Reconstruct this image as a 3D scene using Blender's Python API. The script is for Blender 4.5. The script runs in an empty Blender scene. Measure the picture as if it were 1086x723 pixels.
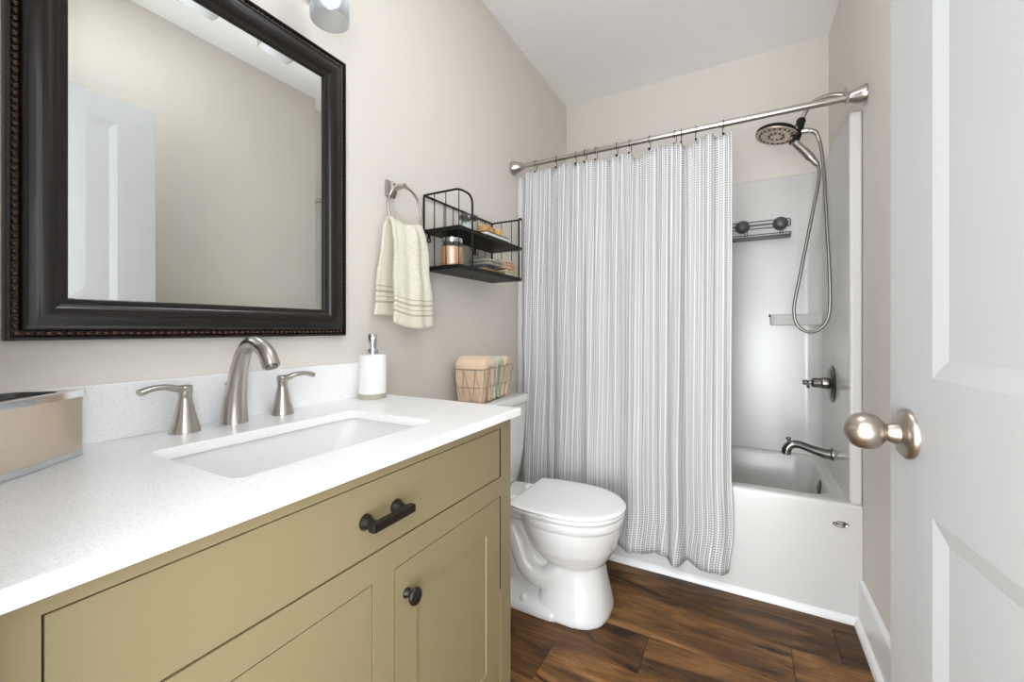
import bpy, bmesh, math, random
from mathutils import Vector, Matrix
from math import sin, cos, pi, radians
random.seed(7)
C = bpy.context.scene
COL = C.collection

# ------------------------------------------------------------------ camera, world, lights, exposure
cam_d = bpy.data.cameras.new('camera'); cam = bpy.data.objects.new('camera', cam_d); COL.objects.link(cam)
cam.location = (1.09, 0.0, 1.12); cam.rotation_euler = (pi/2, 0, 0.50398)
cam_d.sensor_fit = 'HORIZONTAL'; cam_d.sensor_width = 36; cam_d.lens = 445.8/1086*36
cam_d.shift_y = -12.65/1086; cam_d.clip_start = 0.01
C.camera = cam
C.view_settings.view_transform = 'Standard'; C.view_settings.look = 'None'
C.view_settings.exposure = 0.27; C.view_settings.gamma = 1.0; C.view_settings.use_curve_mapping = False
C.cycles.max_bounces = 14; C.cycles.diffuse_bounces = 10; C.cycles.transparent_max_bounces = 16
C.cycles.sample_clamp_indirect = 4.0; C.cycles.caustics_refractive = False; C.cycles.caustics_reflective = False

W = bpy.data.worlds.new('world'); C.world = W; W.use_nodes = True
W.node_tree.nodes['Background'].inputs[0].default_value = (.93, .966, 1.0, 1)
W.node_tree.nodes['Background'].inputs[1].default_value = 5.6      # added even fill in place of hallway light, coming through the doorway

def area(name, loc, rot, size, power, col=(1, .96, .91), sy=None):
    d = bpy.data.lights.new(name, 'AREA'); d.energy = power; d.color = col
    d.shape = 'DISK' if sy is None else 'RECTANGLE'; d.size = size
    if sy is not None: d.size_y = sy
    o = bpy.data.objects.new(name, d); COL.objects.link(o); o.location = loc; o.rotation_euler = rot
    return o
area('ceiling_lamp', (0.78, 0.84, 2.66), (0, 0, 0), 0.34, 6.6, (.91, .957, 1))
area('hallway_fill', (0.90, -1.7, 0.75), (radians(118), 0, radians(-3)), 1.5, 62, (.93, .966, 1), 1.2)  # added fill light, unseen behind the camera, tilted up through the doorway
BULB = 2.8

# ------------------------------------------------------------------ materials
def lin(c):
    r = []
    for v in c:
        v /= 255.0
        r.append(v/12.92 if v <= .04045 else ((v+.055)/1.055)**2.4)
    return (r[0], r[1], r[2], 1)
def mat(name, rgb, rough=.5, metal=0.0, **k):
    m = bpy.data.materials.new(name); m.use_nodes = True
    b = m.node_tree.nodes['Principled BSDF']
    b.inputs['Base Color'].default_value = lin(rgb); b.inputs['Roughness'].default_value = rough; b.inputs['Metallic'].default_value = metal
    for kk, v in k.items(): b.inputs[kk.replace('_', ' ')].default_value = v
    return m
def N(m, typ, **k):
    n = m.node_tree.nodes.new(typ)
    for a, v in k.items(): setattr(n, a, v)
    return n
def L(m, a, b): m.node_tree.links.new(a, b)
def bsdf(m): return m.node_tree.nodes['Principled BSDF']
def noise(m, scale, detail=2, rough=.5, coord='Object', stretch=(1, 1, 1)):
    tc = N(m, 'ShaderNodeTexCoord'); mp = N(m, 'ShaderNodeMapping'); mp.inputs['Scale'].default_value = stretch
    n = N(m, 'ShaderNodeTexNoise'); n.inputs['Scale'].default_value = scale; n.inputs['Detail'].default_value = detail; n.inputs['Roughness'].default_value = rough
    L(m, tc.outputs[coord], mp.inputs[0]); L(m, mp.outputs[0], n.inputs['Vector'])
    return n
def bump(m, src, strength=.1, dist=.002):
    b = N(m, 'ShaderNodeBump'); b.inputs['Strength'].default_value = strength; b.inputs['Distance'].default_value = dist
    L(m, src, b.inputs['Height']); L(m, b.outputs[0], bsdf(m).inputs['Normal']); return b
def ramp(m, src, stops):
    r = N(m, 'ShaderNodeValToRGB'); e = r.color_ramp.elements
    while len(e) < len(stops): e.new(.5)
    for i, (p, c) in enumerate(stops): e[i].position = p; e[i].color = lin(c)
    L(m, src, r.inputs[0]); return r
def tint(m, src, stops):
    r = ramp(m, src, stops); L(m, r.outputs[0], bsdf(m).inputs['Base Color']); return r

M = {}
M['wall'] = mat('beige_wall_paint', (219, 213, 205), .55)
bump(M['wall'], noise(M['wall'], 220, 3).outputs[0], .06, .001)
M['ceiling'] = mat('white_ceiling_paint', (246, 246, 246), .7); bump(M['ceiling'], noise(M['ceiling'], 160, 3).outputs[0], .08, .001)
M['trim'] = mat('white_trim_paint', (238, 238, 238), .3)
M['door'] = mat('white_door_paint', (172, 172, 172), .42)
M['dark_gap'] = mat('dark_floor_gap', (38, 26, 16), .8)
M['cab'] = mat('sage_khaki_cabinet_paint', (133, 121, 91), .45, Specular_IOR_Level=.25)
n = noise(M['cab'], 90, 3); bump(M['cab'], n.outputs[0], .03, .001)
M['quartz'] = mat('white_quartz', (240, 240, 239), .22)
tint(M['quartz'], noise(M['quartz'], 420, 2, .6).outputs[0], [(.30, (226, 226, 225)), (.5, (245, 245, 245)), (.75, (250, 250, 250))])
M['porcelain'] = mat('white_porcelain', (224, 224, 223), .08); bsdf(M['porcelain']).inputs['Coat Weight'].default_value = .3
M['plastic_seat'] = mat('white_seat_plastic', (248, 248, 248), .16)
M['acrylic'] = mat('white_glossy_acrylic', (211, 210, 208), .24)
M['nickel'] = mat('brushed_nickel', (190, 184, 176), .28, 1.0)
M['knob'] = mat('satin_nickel_knob', (176, 166, 154), .34, 1.0)
M['chrome'] = mat('polished_chrome', (215, 216, 218), .08, 1.0)
M['steel'] = mat('brushed_steel', (222, 207, 190), .36, 1.0)
bump(M['steel'], noise(M['steel'], 60, 3, coord='Object', stretch=(.2, .2, 12)).outputs[0], .04, .001)
M['satin_nickel_dark'] = mat('satin_gunmetal_nickel', (128, 126, 124), .25, 1.0)
M['black_metal'] = mat('matte_black_metal', (17, 16, 15), .5, .1, Specular_IOR_Level=.3)
M['bronze'] = mat('oil_rubbed_bronze', (30, 24, 21), .35, .4)
M['frame'] = mat('dark_espresso_frame', (33, 26, 24), .3)
tint(M['frame'], noise(M['frame'], 14, 5, .65, stretch=(1, 3, 3)).outputs[0], [(.35, (22, 18, 17)), (.62, (28, 22, 20)), (.82, (46, 29, 22))])
bsdf(M['frame']).inputs['Specular IOR Level'].default_value = .3; bsdf(M['frame']).inputs['Coat Weight'].default_value = .22; bsdf(M['frame']).inputs['Coat Roughness'].default_value = .12
M['bead'] = mat('rubbed_brown_bead', (88, 60, 48), .25, .1)
M['mirror'] = mat('mirror_silver', (238, 240, 238), .0, 1.0)
M['black'] = mat('black_opening', (8, 8, 8), .6)
M['white_ceramic'] = mat('matte_white_ceramic', (240, 239, 236), .45)
M['taupe_base'] = mat('taupe_stone_base', (176, 168, 152), .5)
M['badge_dark'] = mat('dark_badge_ink', (45, 45, 46), .4)

def thin_glass(name, rgb, gl=.12, milk=0):
    m = bpy.data.materials.new(name); m.use_nodes = True; nt = m.node_tree; nt.nodes.clear()
    o = nt.nodes.new('ShaderNodeOutputMaterial'); mx = nt.nodes.new('ShaderNodeMixShader'); t = nt.nodes.new('ShaderNodeBsdfTransparent'); g = nt.nodes.new('ShaderNodeBsdfGlossy')
    f = nt.nodes.new('ShaderNodeLayerWeight'); f.inputs[0].default_value = .5
    t.inputs[0].default_value = lin(rgb); g.inputs['Roughness'].default_value = .05
    pw = nt.nodes.new('ShaderNodeMath'); pw.operation = 'POWER'; pw.inputs[1].default_value = 3.0
    ad = nt.nodes.new('ShaderNodeMath'); ad.operation = 'MULTIPLY_ADD'; ad.inputs[1].default_value = .5; ad.inputs[2].default_value = gl; ad.use_clamp = True
    nt.links.new(f.outputs['Facing'], pw.inputs[0]); nt.links.new(pw.outputs[0], ad.inputs[0]); nt.links.new(ad.outputs[0], mx.inputs[0])
    nt.links.new(t.outputs[0], mx.inputs[1]); nt.links.new(g.outputs[0], mx.inputs[2])
    if milk:
        tl = nt.nodes.new('ShaderNodeBsdfTranslucent'); m2 = nt.nodes.new('ShaderNodeMixShader'); m2.inputs[0].default_value = milk
        nt.links.new(mx.outputs[0], m2.inputs[1]); nt.links.new(tl.outputs[0], m2.inputs[2]); nt.links.new(m2.outputs[0], o.inputs[0])
    else: nt.links.new(mx.outputs[0], o.inputs[0])
    return m
M['glass'] = thin_glass('clear_glass', (240, 243, 243), .04)
M['shade_glass'] = thin_glass('clear_shade_glass', (246, 248, 250), .04, .5)
M['wax'] = mat('amber_candle_wax', (206, 150, 98), .2); bsdf(M['wax']).inputs['Coat Weight'].default_value = .6
def emis(name, rgb, s):
    m = bpy.data.materials.new(name); m.use_nodes = True; b = bsdf(m)
    b.inputs['Emission Color'].default_value = lin(rgb); b.inputs['Emission Strength'].default_value = s; return m
M['bulb'] = emis('lit_bulb', (236, 243, 255), BULB)

def terry(name, rgb, bands=False, rgb2=None):
    m = mat(name, rgb, .95); b = bsdf(m)
    b.inputs['Sheen Weight'].default_value = .3
    n1 = noise(m, 260, 4, .7); bm_ = bump(m, n1.outputs[0], .9, .004)
    n2 = noise(m, 120, 4, .7)
    d = tuple(int(c*.93) for c in rgb); l = tuple(min(255, int(c*1.05)) for c in rgb)
    r = tint(m, n2.outputs[0], [(.3, d), (.55, rgb), (.75, l)])
    if bands:
        uv = N(m, 'ShaderNodeUVMap'); sp = N(m, 'ShaderNodeSeparateXYZ'); L(m, uv.outputs[0], sp.inputs[0])
        rr = N(m, 'ShaderNodeValToRGB'); rr.color_ramp.interpolation = 'CONSTANT'
        e = rr.color_ramp.elements
        stops = [(0, 0)]
        for z0 in (.046, .064, .082, .100):
            stops += [(z0, 1), (z0+.005, 0)]
        while len(e) < len(stops): e.new(.5)
        for i, (p, v) in enumerate(stops): e[i].position = p; e[i].color = (v, v, v, 1)
        L(m, sp.outputs[1], rr.inputs[0])
        mx = N(m, 'ShaderNodeMix', data_type='RGBA'); mx.inputs['B'].default_value = lin((184, 178, 150))
        L(m, rr.outputs[0], mx.inputs['Factor']); L(m, r.outputs[0], mx.inputs['A']); L(m, mx.outputs['Result'], b.inputs['Base Color'])
    return m
M['towel'] = terry('cream_terry', (229, 224, 205), True)
M['peach'] = terry('peach_terry', (246, 216, 186))
M['sage'] = terry('sage_terry', (208, 214, 190))

# wood floor
m = M['wood'] = mat('brown_wood_planks', (105, 72, 42), .45, Specular_IOR_Level=.3); b = bsdf(m)
uv = N(m, 'ShaderNodeUVMap'); at = N(m, 'ShaderNodeAttribute', attribute_name='tone')
def nz(sx, sy, detail, dist=0.0, rough=.55):
    mp = N(m, 'ShaderNodeMapping'); mp.inputs['Scale'].default_value = (sx, sy, 1); L(m, uv.outputs[0], mp.inputs[0])
    x = N(m, 'ShaderNodeTexNoise'); x.inputs['Scale'].default_value = 1; x.inputs['Detail'].default_value = detail
    x.inputs['Distortion'].default_value = dist; x.inputs['Roughness'].default_value = rough; L(m, mp.outputs[0], x.inputs['Vector']); return x
g1 = nz(1.8, 10, 7, 1.1, .62); g2 = nz(7, 170, 4, .3, .7); g3 = nz(2.4, 13, 3, 1.6)
r1 = ramp(m, g1.outputs[0], [(.28, (56, 35, 17)), (.41, (108, 75, 40)), (.54, (158, 115, 66)), (.72, (200, 152, 98))])
r3 = ramp(m, g3.outputs[0], [(.0, (255, 255, 255)), (.60, (255, 255, 255)), (.70, (105, 90, 78)), (1, (84, 70, 60))])
r2 = ramp(m, g2.outputs[0], [(.3, (168, 158, 148)), (.65, (255, 255, 255))])
def mul(a, bb, f=1.0):
    x = N(m, 'ShaderNodeMix', data_type='RGBA', blend_type='MULTIPLY'); x.inputs['Factor'].default_value = f
    L(m, a, x.inputs['A']); L(m, bb, x.inputs['B']); return x.outputs['Result']
c = mul(mul(r1.outputs[0], r3.outputs[0]), r2.outputs[0])
tr = ramp(m, at.outputs['Fac'], [(0, (150, 142, 136)), (.5, (212, 206, 198)), (1, (255, 250, 240))])
L(m, mul(c, tr.outputs[0]), b.inputs['Base Color']); bump(m, g2.outputs[0], .12, .001)

# shower curtain: rows of slanted dashes either side of white stripes (a herringbone print)
m = M['curtain'] = mat('white_grey_printed_fabric', (235, 235, 235), .9); b = bsdf(m)
uv = N(m, 'ShaderNodeUVMap'); sp = N(m, 'ShaderNodeSeparateXYZ'); L(m, uv.outputs[0], sp.inputs[0])
def mth(op, a, bb=None, c_=None):
    x = N(m, 'ShaderNodeMath', operation=op)
    for i, v in enumerate((a, bb, c_)):
        if v is None: continue
        if isinstance(v, (int, float)): x.inputs[i].default_value = v
        else: L(m, v, x.inputs[i])
    return x.outputs[0]
su = mth('DIVIDE', sp.outputs[0], .0235); fu = mth('FRACT', su)
dc = mth('ABSOLUTE', mth('SUBTRACT', fu, .5))
vv = mth('FRACT', mth('ADD', mth('DIVIDE', sp.outputs[1], .0105), mth('MULTIPLY', dc, 1.5)))
dash = mth('MULTIPLY', mth('LESS_THAN', vv, .68), mth('MULTIPLY', mth('LESS_THAN', dc, .39), mth('GREATER_THAN', dc, .035)))
mx = N(m, 'ShaderNodeMix', data_type='RGBA'); mx.inputs['A'].default_value = lin((226, 226, 225)); mx.inputs['B'].default_value = lin((146, 146, 147))
L(m, dash, mx.inputs['Factor']); L(m, mx.outputs['Result'], b.inputs['Base Color'])
bump(m, noise(m, 900, 2).outputs[0], .15, .0006)

# ------------------------------------------------------------------ mesh helpers
class MB:
    def __init__(s): s.v = []; s.f = []; s.uv = {}
    def add(s, vs, fs):
        o = len(s.v); s.v += [tuple(p) for p in vs]; s.f += [tuple(i+o for i in f) for f in fs]; return o
    def box(s, x0, x1, y0, y1, z0, z1):
        s.add([(x0,y0,z0),(x1,y0,z0),(x1,y1,z0),(x0,y1,z0),(x0,y0,z1),(x1,y0,z1),(x1,y1,z1),(x0,y1,z1)],
              [(0,3,2,1),(4,5,6,7),(0,1,5,4),(1,2,6,5),(2,3,7,6),(3,0,4,7)]); return s
    def loft(s, rings, cap0=True, cap1=True, closed=True):
        n = len(rings[0]); vs = [p for r in rings for p in r]; fs = []
        for i in range(len(rings)-1):
            for j in range(n if closed else n-1):
                k = (j+1) % n
                fs.append((i*n+j, i*n+k, (i+1)*n+k, (i+1)*n+j))
        if cap0: fs.append(tuple(reversed(range(n))))
        if cap1: fs.append(tuple((len(rings)-1)*n+j for j in range(n)))
        s.add(vs, fs); return s
    def tube(s, pts, r, n=10, closed=False, flat=1.0, up=None):
        pts = [Vector(p) for p in pts]; m_ = len(pts); rr = r if isinstance(r, (list, tuple)) else [r]*m_
        T = []
        for i in range(m_):
            a = pts[i-1] if (i > 0 or closed) else pts[i]; bb = pts[(i+1) % m_] if (i < m_-1 or closed) else pts[i]
            T.append((bb-a).normalized())
        nrm = Vector(up) if up else Vector((0, 0, 1)) if abs(T[0].z) < .9 else Vector((1, 0, 0))
        rings = []
        for i in range(m_):
            nrm = (nrm - T[i]*nrm.dot(T[i])).normalized(); bi = T[i].cross(nrm)
            rings.append([tuple(pts[i] + (nrm*cos(2*pi*j/n)*flat + bi*sin(2*pi*j/n))*rr[i]) for j in range(n)])
        if closed: rings.append(rings[0]); s.loft(rings, False, False)
        else: s.loft(rings)
        return s
    def lathe(s, prof, o=(0, 0, 0), axis=(0, 0, 1), n=28, sx=1.0):
        a = Vector(axis).normalized(); u = a.orthogonal().normalized(); w = a.cross(u); o = Vector(o)
        if abs(a.z) < .9: w = Vector((0, 0, 1)); w = (w - a*w.dot(a)).normalized(); u = w.cross(a)
        rings = [[tuple(o + a*h + (u*cos(2*pi*j/n)*sx + w*sin(2*pi*j/n))*max(r, 1e-5)) for j in range(n)] for r, h in prof]
        s.loft(rings, prof[0][0] > 1e-4, prof[-1][0] > 1e-4); return s
    def prism(s, poly, z0, z1):
        s.loft([[(x, y, z0) for x, y in poly], [(x, y, z1) for x, y in poly]]); return s
    def ball(s, c, r, n=10, k=6, sc=(1, 1, 1)):
        rings = []
        for i in range(k+1):
            t = pi*i/k; rings.append([(c[0]+r*sc[0]*max(sin(t), 1e-3)*cos(2*pi*j/n), c[1]+r*sc[1]*max(sin(t), 1e-3)*sin(2*pi*j/n), c[2]-r*sc[2]*cos(t)) for j in range(n)])
        s.loft(rings, True, True); return s
ROOT = {}
def finish(o, sharp=38, smooth=True):
    me = o.data; bm_ = bmesh.new(); bm_.from_mesh(me)
    bmesh.ops.remove_doubles(bm_, verts=bm_.verts, dist=1e-6)
    bmesh.ops.recalc_face_normals(bm_, faces=bm_.faces)
    for f in bm_.faces: f.smooth = smooth
    for e in bm_.edges:
        if len(e.link_faces) == 2 and e.calc_face_angle(0) > radians(sharp): e.smooth = False
    bm_.to_mesh(me); bm_.free()
def build(name, mb, m, parent=None, local=False, bev=0, seg=2, sharp=38, smooth=True, origin=True, uvs=None):
    vs = mb.v
    if parent is not None and not local:
        off = ROOT[parent.name]; vs = [(p[0]-off[0], p[1]-off[1], p[2]-off[2]) for p in vs]
    loc = (0, 0, 0)
    if parent is None and origin:
        xs, ys, zs = zip(*vs); loc = ((min(xs)+max(xs))/2, (min(ys)+max(ys))/2, min(zs))
        vs = [(p[0]-loc[0], p[1]-loc[1], p[2]-loc[2]) for p in vs]
    me = bpy.data.meshes.new(name); me.from_pydata(vs, [], mb.f)
    if uvs:
        ul = me.uv_layers.new(name='UVMap')
        for lp in me.loops: ul.data[lp.index].uv = uvs[lp.vertex_index]
    me.materials.append(m)
    o = bpy.data.objects.new(name, me); COL.objects.link(o); o.location = loc
    if parent is not None: o.parent = parent; ROOT[o.name] = ROOT[parent.name]
    else: ROOT[o.name] = loc
    finish(o, sharp, smooth)
    if bev:
        bv = o.modifiers.new('edge_bevel', 'BEVEL'); bv.width = bev; bv.segments = seg; bv.limit_method = 'ANGLE'; bv.angle_limit = radians(40)
        for p in me.polygons: p.use_smooth = True
        bv.harden_normals = True
        for e in me.edges: e.use_edge_sharp = False
    return o
def tag(o, label, cat, group=None):
    o['label'] = label; o['category'] = cat
    if group: o['group'] = group
    return o
def thing(name, label, cat, loc=(0, 0, 0), rz=0, group=None):
    o = bpy.data.objects.new(name, None); COL.objects.link(o); o.location = loc; o.rotation_euler = (0, 0, rz); o.empty_display_size = .05
    ROOT[o.name] = loc; return tag(o, label, cat, group)
def struct(o, label=None, cat=None):
    o['kind'] = 'structure'
    if label: o['label'] = label
    if cat: o['category'] = cat
    return o
def rrect(x0, x1, y0, y1, r, k=6):
    pts = []
    for cx, cy, a0 in ((x1-r, y1-r, 0), (x0+r, y1-r, 90), (x0+r, y0+r, 180), (x1-r, y0+r, 270)):
        for i in range(k+1):
            a = radians(a0+90*i/k); pts.append((cx+r*cos(a), cy+r*sin(a)))
    return pts
def rect_match(x0, x1, y0, y1, k=6):
    """points on a rectangle, one for each point of rrect(k)"""
    pts = []
    for cx, cy, dx, dy in ((x1, y1, 1, 0), (x0, y1, 0, 0), (x0, y0, 0, 0), (x1, y0, 0, 0)):
        pts += [(cx, cy)]*(k+1)
    return pts
def lerp(a, b, t): return a+(b-a)*t
def smooth_path(pts, n=8, closed=False):
    """Catmull-Rom through the points (any dimension)"""
    P = [Vector(p) for p in pts]; out = []; m_ = len(P)
    for i in range(m_ if closed else m_-1):
        p0 = P[(i-1) % m_] if (i > 0 or closed) else P[i]; p1 = P[i]; p2 = P[(i+1) % m_]; p3 = P[(i+2) % m_] if (i < m_-2 or closed) else p2
        for j in range(n):
            t = j/n; out.append(.5*((2*p1)+(p2-p0)*t+(2*p0-5*p1+4*p2-p3)*t*t+(3*p1-p0-3*p2+p3)*t**3))
    if not closed: out.append(P[-1])
    return out
def panel_face(mb, xs, zs, panels, y, sgn, bw, depth, f):
    """a flat face at y with bevelled recesses; f maps (x, y, z) to the final point"""
    for i in range(len(xs)-1):
        for j in range(len(zs)-1):
            x0, x1, z0, z1 = xs[i], xs[i+1], zs[j], zs[j+1]
            if (i, j) in panels:
                a = [(x0, z0), (x1, z0), (x1, z1), (x0, z1)]; c_ = [(x0+bw, z0+bw), (x1-bw, z0+bw), (x1-bw, z1-bw), (x0+bw, z1-bw)]
                vs = [f(p, y, q) for p, q in a] + [f(p, y-sgn*depth, q) for p, q in c_]
                mb.add(vs, [(0,1,5,4),(1,2,6,5),(2,3,7,6),(3,0,4,7),(4,5,6,7)])
            else:
                mb.add([f(x0, y, z0), f(x1, y, z0), f(x1, y, z1), f(x0, y, z1)], [(0, 1, 2, 3)])

# ------------------------------------------------------------------ room
RX, BY, FY, CE = 1.485, 2.767, 0.05, 2.68
TY = 2.03                                                            # front of the tub
mb = MB(); tones = []; uvs = []
base = MB().box(-.12, RX+.12, -.9, BY+.12, -.05, -.004)
PW, PL_ = .1865, 1.22
seam = {0: .497, 1: .787, 2: 1.235, 3: .16, 4: .70, 5: 1.1, -1: 1.05, -2: .62, -3: .95, -4: .3, -5: .8, -6: .5, -7: 1.0, -8: .4}
tone_row = {}
for row in range(-12, 9):
    y0 = 1.2085+row*PW; y1 = y0+PW
    if y1 < -.9 or y0 > BY: continue
    s0 = seam.get(row, random.random()*1.2)
    x = s0-2*PL_
    while x < RX+.1:
        a, b_ = max(x, -.1), min(x+PL_, RX+.1)
        if b_-a > .02:
            g = .0009; rnd = random.random(); ou, ov = random.random()*50, random.random()*50
            o = mb.add([(a+g, y0+g, -.006), (b_-g, y0+g, -.006), (b_-g, y1-g, -.006), (a+g, y1-g, -.006),
                        (a+g, y0+g, 0), (b_-g, y0+g, 0), (b_-g, y1-g, 0), (a+g, y1-g, 0)],
                       [(4,5,6,7),(0,1,5,4),(1,2,6,5),(2,3,7,6),(3,0,4,7)])
            tones += [rnd]*8
            uvs += [(p[0]+ou, p[1]+ov) for p in mb.v[o:]]
        x += PL_
fl = build('floor', mb, M['wood'], uvs=uvs, smooth=False, origin=False)
at_ = fl.data.attributes.new('tone', 'FLOAT', 'POINT')
for i, t in enumerate(tones): at_.data[i].value = t
fl.data.materials.append(M['dark_gap'])
bm_ = bmesh.new(); bm_.from_mesh(fl.data)
n0 = len(bm_.verts)
vv_ = [bm_.verts.new(p) for p in base.v]
for f in base.f:
    ff = bm_.faces.new([vv_[i] for i in f]); ff.material_index = 1
bm_.to_mesh(fl.data); bm_.free()
struct(fl, 'brown wood plank floor with dark knots', 'floor')
struct(build('ceiling', MB().box(-.12, RX+.12, -.065, BY+.12, CE, CE+.1), M['ceiling'], origin=False), 'plain white ceiling over the bathroom', 'ceiling')
struct(build('wall_left', MB().box(-.12, 0, -.065, BY+.12, 0, CE), M['wall'], origin=False), 'beige wall behind the vanity, mirror and toilet', 'wall')
struct(build('wall_right', MB().box(RX, RX+.12, -.065, BY+.12, 0, CE), M['wall'], origin=False), 'beige wall between the tub and the open door', 'wall')
struct(build('wall_back', MB().box(0, RX, BY, BY+.12, 0, CE), M['wall'], origin=False), 'beige wall above the back of the shower', 'wall')
DX0, DX1, DH = .62, 1.41, 2.15
struct(build('wall_front', MB().box(0, DX0, -.065, FY, 0, CE).box(DX1, RX, -.065, FY, 0, CE).box(DX0, DX1, -.065, FY, DH, CE), M['wall'], origin=False), 'beige wall around the doorway', 'wall')
struct(build('trim_1', MB().box(DX0-.057, DX0, FY, FY+.014, 0, DH+.057).box(DX1, DX1+.05, FY, FY+.014, 0, DH+.057).box(DX0, DX1, FY, FY+.014, DH, DH+.057), M['trim'], origin=False), 'white casing around the doorway', 'trim')
def profile_run(name, prof, axis, a, b_, flip, m, bev=0):
    """prof: (distance from wall, z); runs along x or y from a to b"""
    mb = MB()
    if axis == 'y': rings = [[(flip[0]+flip[1]*d, t, z) for d, z in prof] for t in (a, b_)]
    else: rings = [[(t, flip[0]+flip[1]*d, z) for d, z in prof] for t in (a, b_)]
    mb.loft(rings); return build(name, mb, m, origin=False, sharp=50)
bbp = [(0, 0), (.013, 0), (.013, .155), (.011, .164), (.006, .170), (0, .171)]
shoe = [(0, 0), (.017, 0), (.0165, .007), (.014, .014), (.009, .020), (.004, .024), (0, .026)]
struct(profile_run('baseboard_right', bbp, 'y', FY, TY, (RX, -1), M['trim']), 'white baseboard along the right wall', 'baseboard')
struct(profile_run('baseboard_left', bbp, 'y', 1.0, TY, (0, 1), M['trim']), 'white baseboard behind the toilet', 'baseboard')
struct(profile_run('trim_2', shoe, 'y', FY, TY, (RX-.013, -1), M['trim']), 'white shoe moulding below the right baseboard', 'trim')
struct(profile_run('trim_3', shoe, 'x', .013, RX-.013, (TY, -1), M['trim']), 'white shoe moulding along the foot of the tub', 'trim')

# ------------------------------------------------------------------ door standing open
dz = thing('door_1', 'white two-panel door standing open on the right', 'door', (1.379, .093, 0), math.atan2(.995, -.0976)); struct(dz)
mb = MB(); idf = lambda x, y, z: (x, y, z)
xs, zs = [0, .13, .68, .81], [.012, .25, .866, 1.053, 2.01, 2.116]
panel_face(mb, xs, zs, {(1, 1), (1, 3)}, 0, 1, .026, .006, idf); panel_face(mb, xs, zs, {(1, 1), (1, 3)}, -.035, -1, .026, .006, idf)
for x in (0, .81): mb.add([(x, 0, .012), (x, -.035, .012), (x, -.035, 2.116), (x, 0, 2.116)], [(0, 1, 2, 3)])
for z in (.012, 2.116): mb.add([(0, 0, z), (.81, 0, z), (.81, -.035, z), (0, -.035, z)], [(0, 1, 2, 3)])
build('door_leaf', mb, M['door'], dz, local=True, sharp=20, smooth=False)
def knob(sgn):
    y0 = 0 if sgn > 0 else -.035
    k = build('door_knob', MB().lathe([(.013, .008), (.0125, .022), (.0115, .027), (.0165, .031), (.0235, .037), (.0275, .046), (.028, .054), (.026, .063), (.021, .071), (.013, .077), (.004, .0795), (0, .08)], (.748, y0, .963), (0, sgn, 0), 36), M['knob'], dz, local=True)
    build('rosette', MB().lathe([(.037, 0), (.037, .004), (.034, .008), (.026, .0115), (.016, .0135), (.0145, .022), (.0125, .026)], (.748, y0, .963), (0, sgn, 0), 40), M['knob'], k, local=True)
    build('lock_pin', MB().lathe([(.0032, 0), (.0032, .002), (0, .0025)], (.748-.010, y0+sgn*.0135, .957), (-.6, sgn, 0), 12), M['black'], k, local=True)
knob(1)

# ------------------------------------------------------------------ vanity
VX, VY0, VY1 = .535, .075, .998
van = thing('vanity_cabinet', 'khaki green vanity cabinet with black hardware under the white countertop', 'cabinet', (VX/2, (VY0+VY1)/2, 0))
D = dict(y0=.127, y1=.945, z0=.734, z1=.862); RD = dict(y0=.564, y1=.945, z0=.20, z1=.685); LD = dict(y0=.127, y1=.515, z0=.20, z1=.685)
mb = MB().box(.002, VX-.022, VY0, VY0+.018, 0, .885).box(.002, VX-.022, VY1-.018, VY1, 0, .885).box(.002, .014, VY0, VY1, .1, .885).box(.01, VX-.03, VY0+.01, VY1-.01, .1, .118)
mb.box(.40, .46, VY0+.018, VY1-.018, 0, .1)
build('carcass', mb, M['cab'], van)
fx0 = VX-.022
mb = MB()
mb.box(fx0, VX, VY0, .127, .10, .885).box(fx0, VX, .945, VY1, .0, .885)
mb.box(fx0, VX, .127, .945, .862, .885).box(fx0, VX, .127, .945, .685, .734).box(fx0, VX, .127, .945, .10, .20).box(fx0, VX, .515, .564, .20, .685)
build('face_frame', mb, M['cab'], van)
G = .0022
dr = build('drawer', MB().box(fx0, VX-.001, D['y0']+G, D['y1']-G, D['z0']+G, D['z1']-G), M['cab'], van, bev=.0015)
build('drawer_box', MB().box(.05, fx0, .15, .92, .745, .752), M['cab'], dr)
mb = MB()
for y in (.498, .569):
    s = 1 if y < .53 else -1
    mb.lathe([(.0135, 0), (.0135, .003), (.0125, .006), (.009, .013), (.0075, .020), (.008, .026)], (VX-.001, y, .797), (1, 0, 0), 20)
mb.box(VX+.022, VX+.036, .484, .582, .790, .804)
build('pull_handle', mb, M['bronze'], dr, bev=.0015)
def cab_door(q, recess):
    mb = MB(); f = lambda a, b_, z: (b_, a, z)
    ys = [q['y0']+G, q['y0']+.062, q['y1']-.066, q['y1']-G]; zz = [q['z0']+G, q['z0']+.066, q['z1']-.073, q['z1']-G]
    panel_face(mb, ys, zz, {(1, 1)} if recess else set(), VX-.001, 1, .001, .0035, f)
    y0, y1, z0, z1 = ys[0], ys[-1], zz[0], zz[-1]; a, b_ = fx0, VX-.001
    mb.add([(a, y0, z0), (a, y1, z0), (a, y1, z1), (a, y0, z1), (b_, y0, z0), (b_, y1, z0), (b_, y1, z1), (b_, y0, z1)],
           [(0,1,2,3),(0,1,5,4),(1,2,6,5),(2,3,7,6),(3,0,4,7)])
    return build('cabinet_door', mb, M['cab'], van, sharp=25)
rd = cab_door(RD, True)
build('knob', MB().lathe([(.0095, 0), (.0095, .002), (.006, .006), (.0052, .013), (.009, .016), (.0145, .0185), (.016, .022), (.0145, .026), (.009, .029), (0, .030)], (VX-.001, .597, .624), (1, 0, 0), 26), M['bronze'], rd)
ld = cab_door(LD, False); ld['label'] = 'plain flat door without a recessed panel'
build('cabinet_inside', MB().box(.016, .02, VY0+.02, VY1-.02, .12, .88), M['black'], van)

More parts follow.
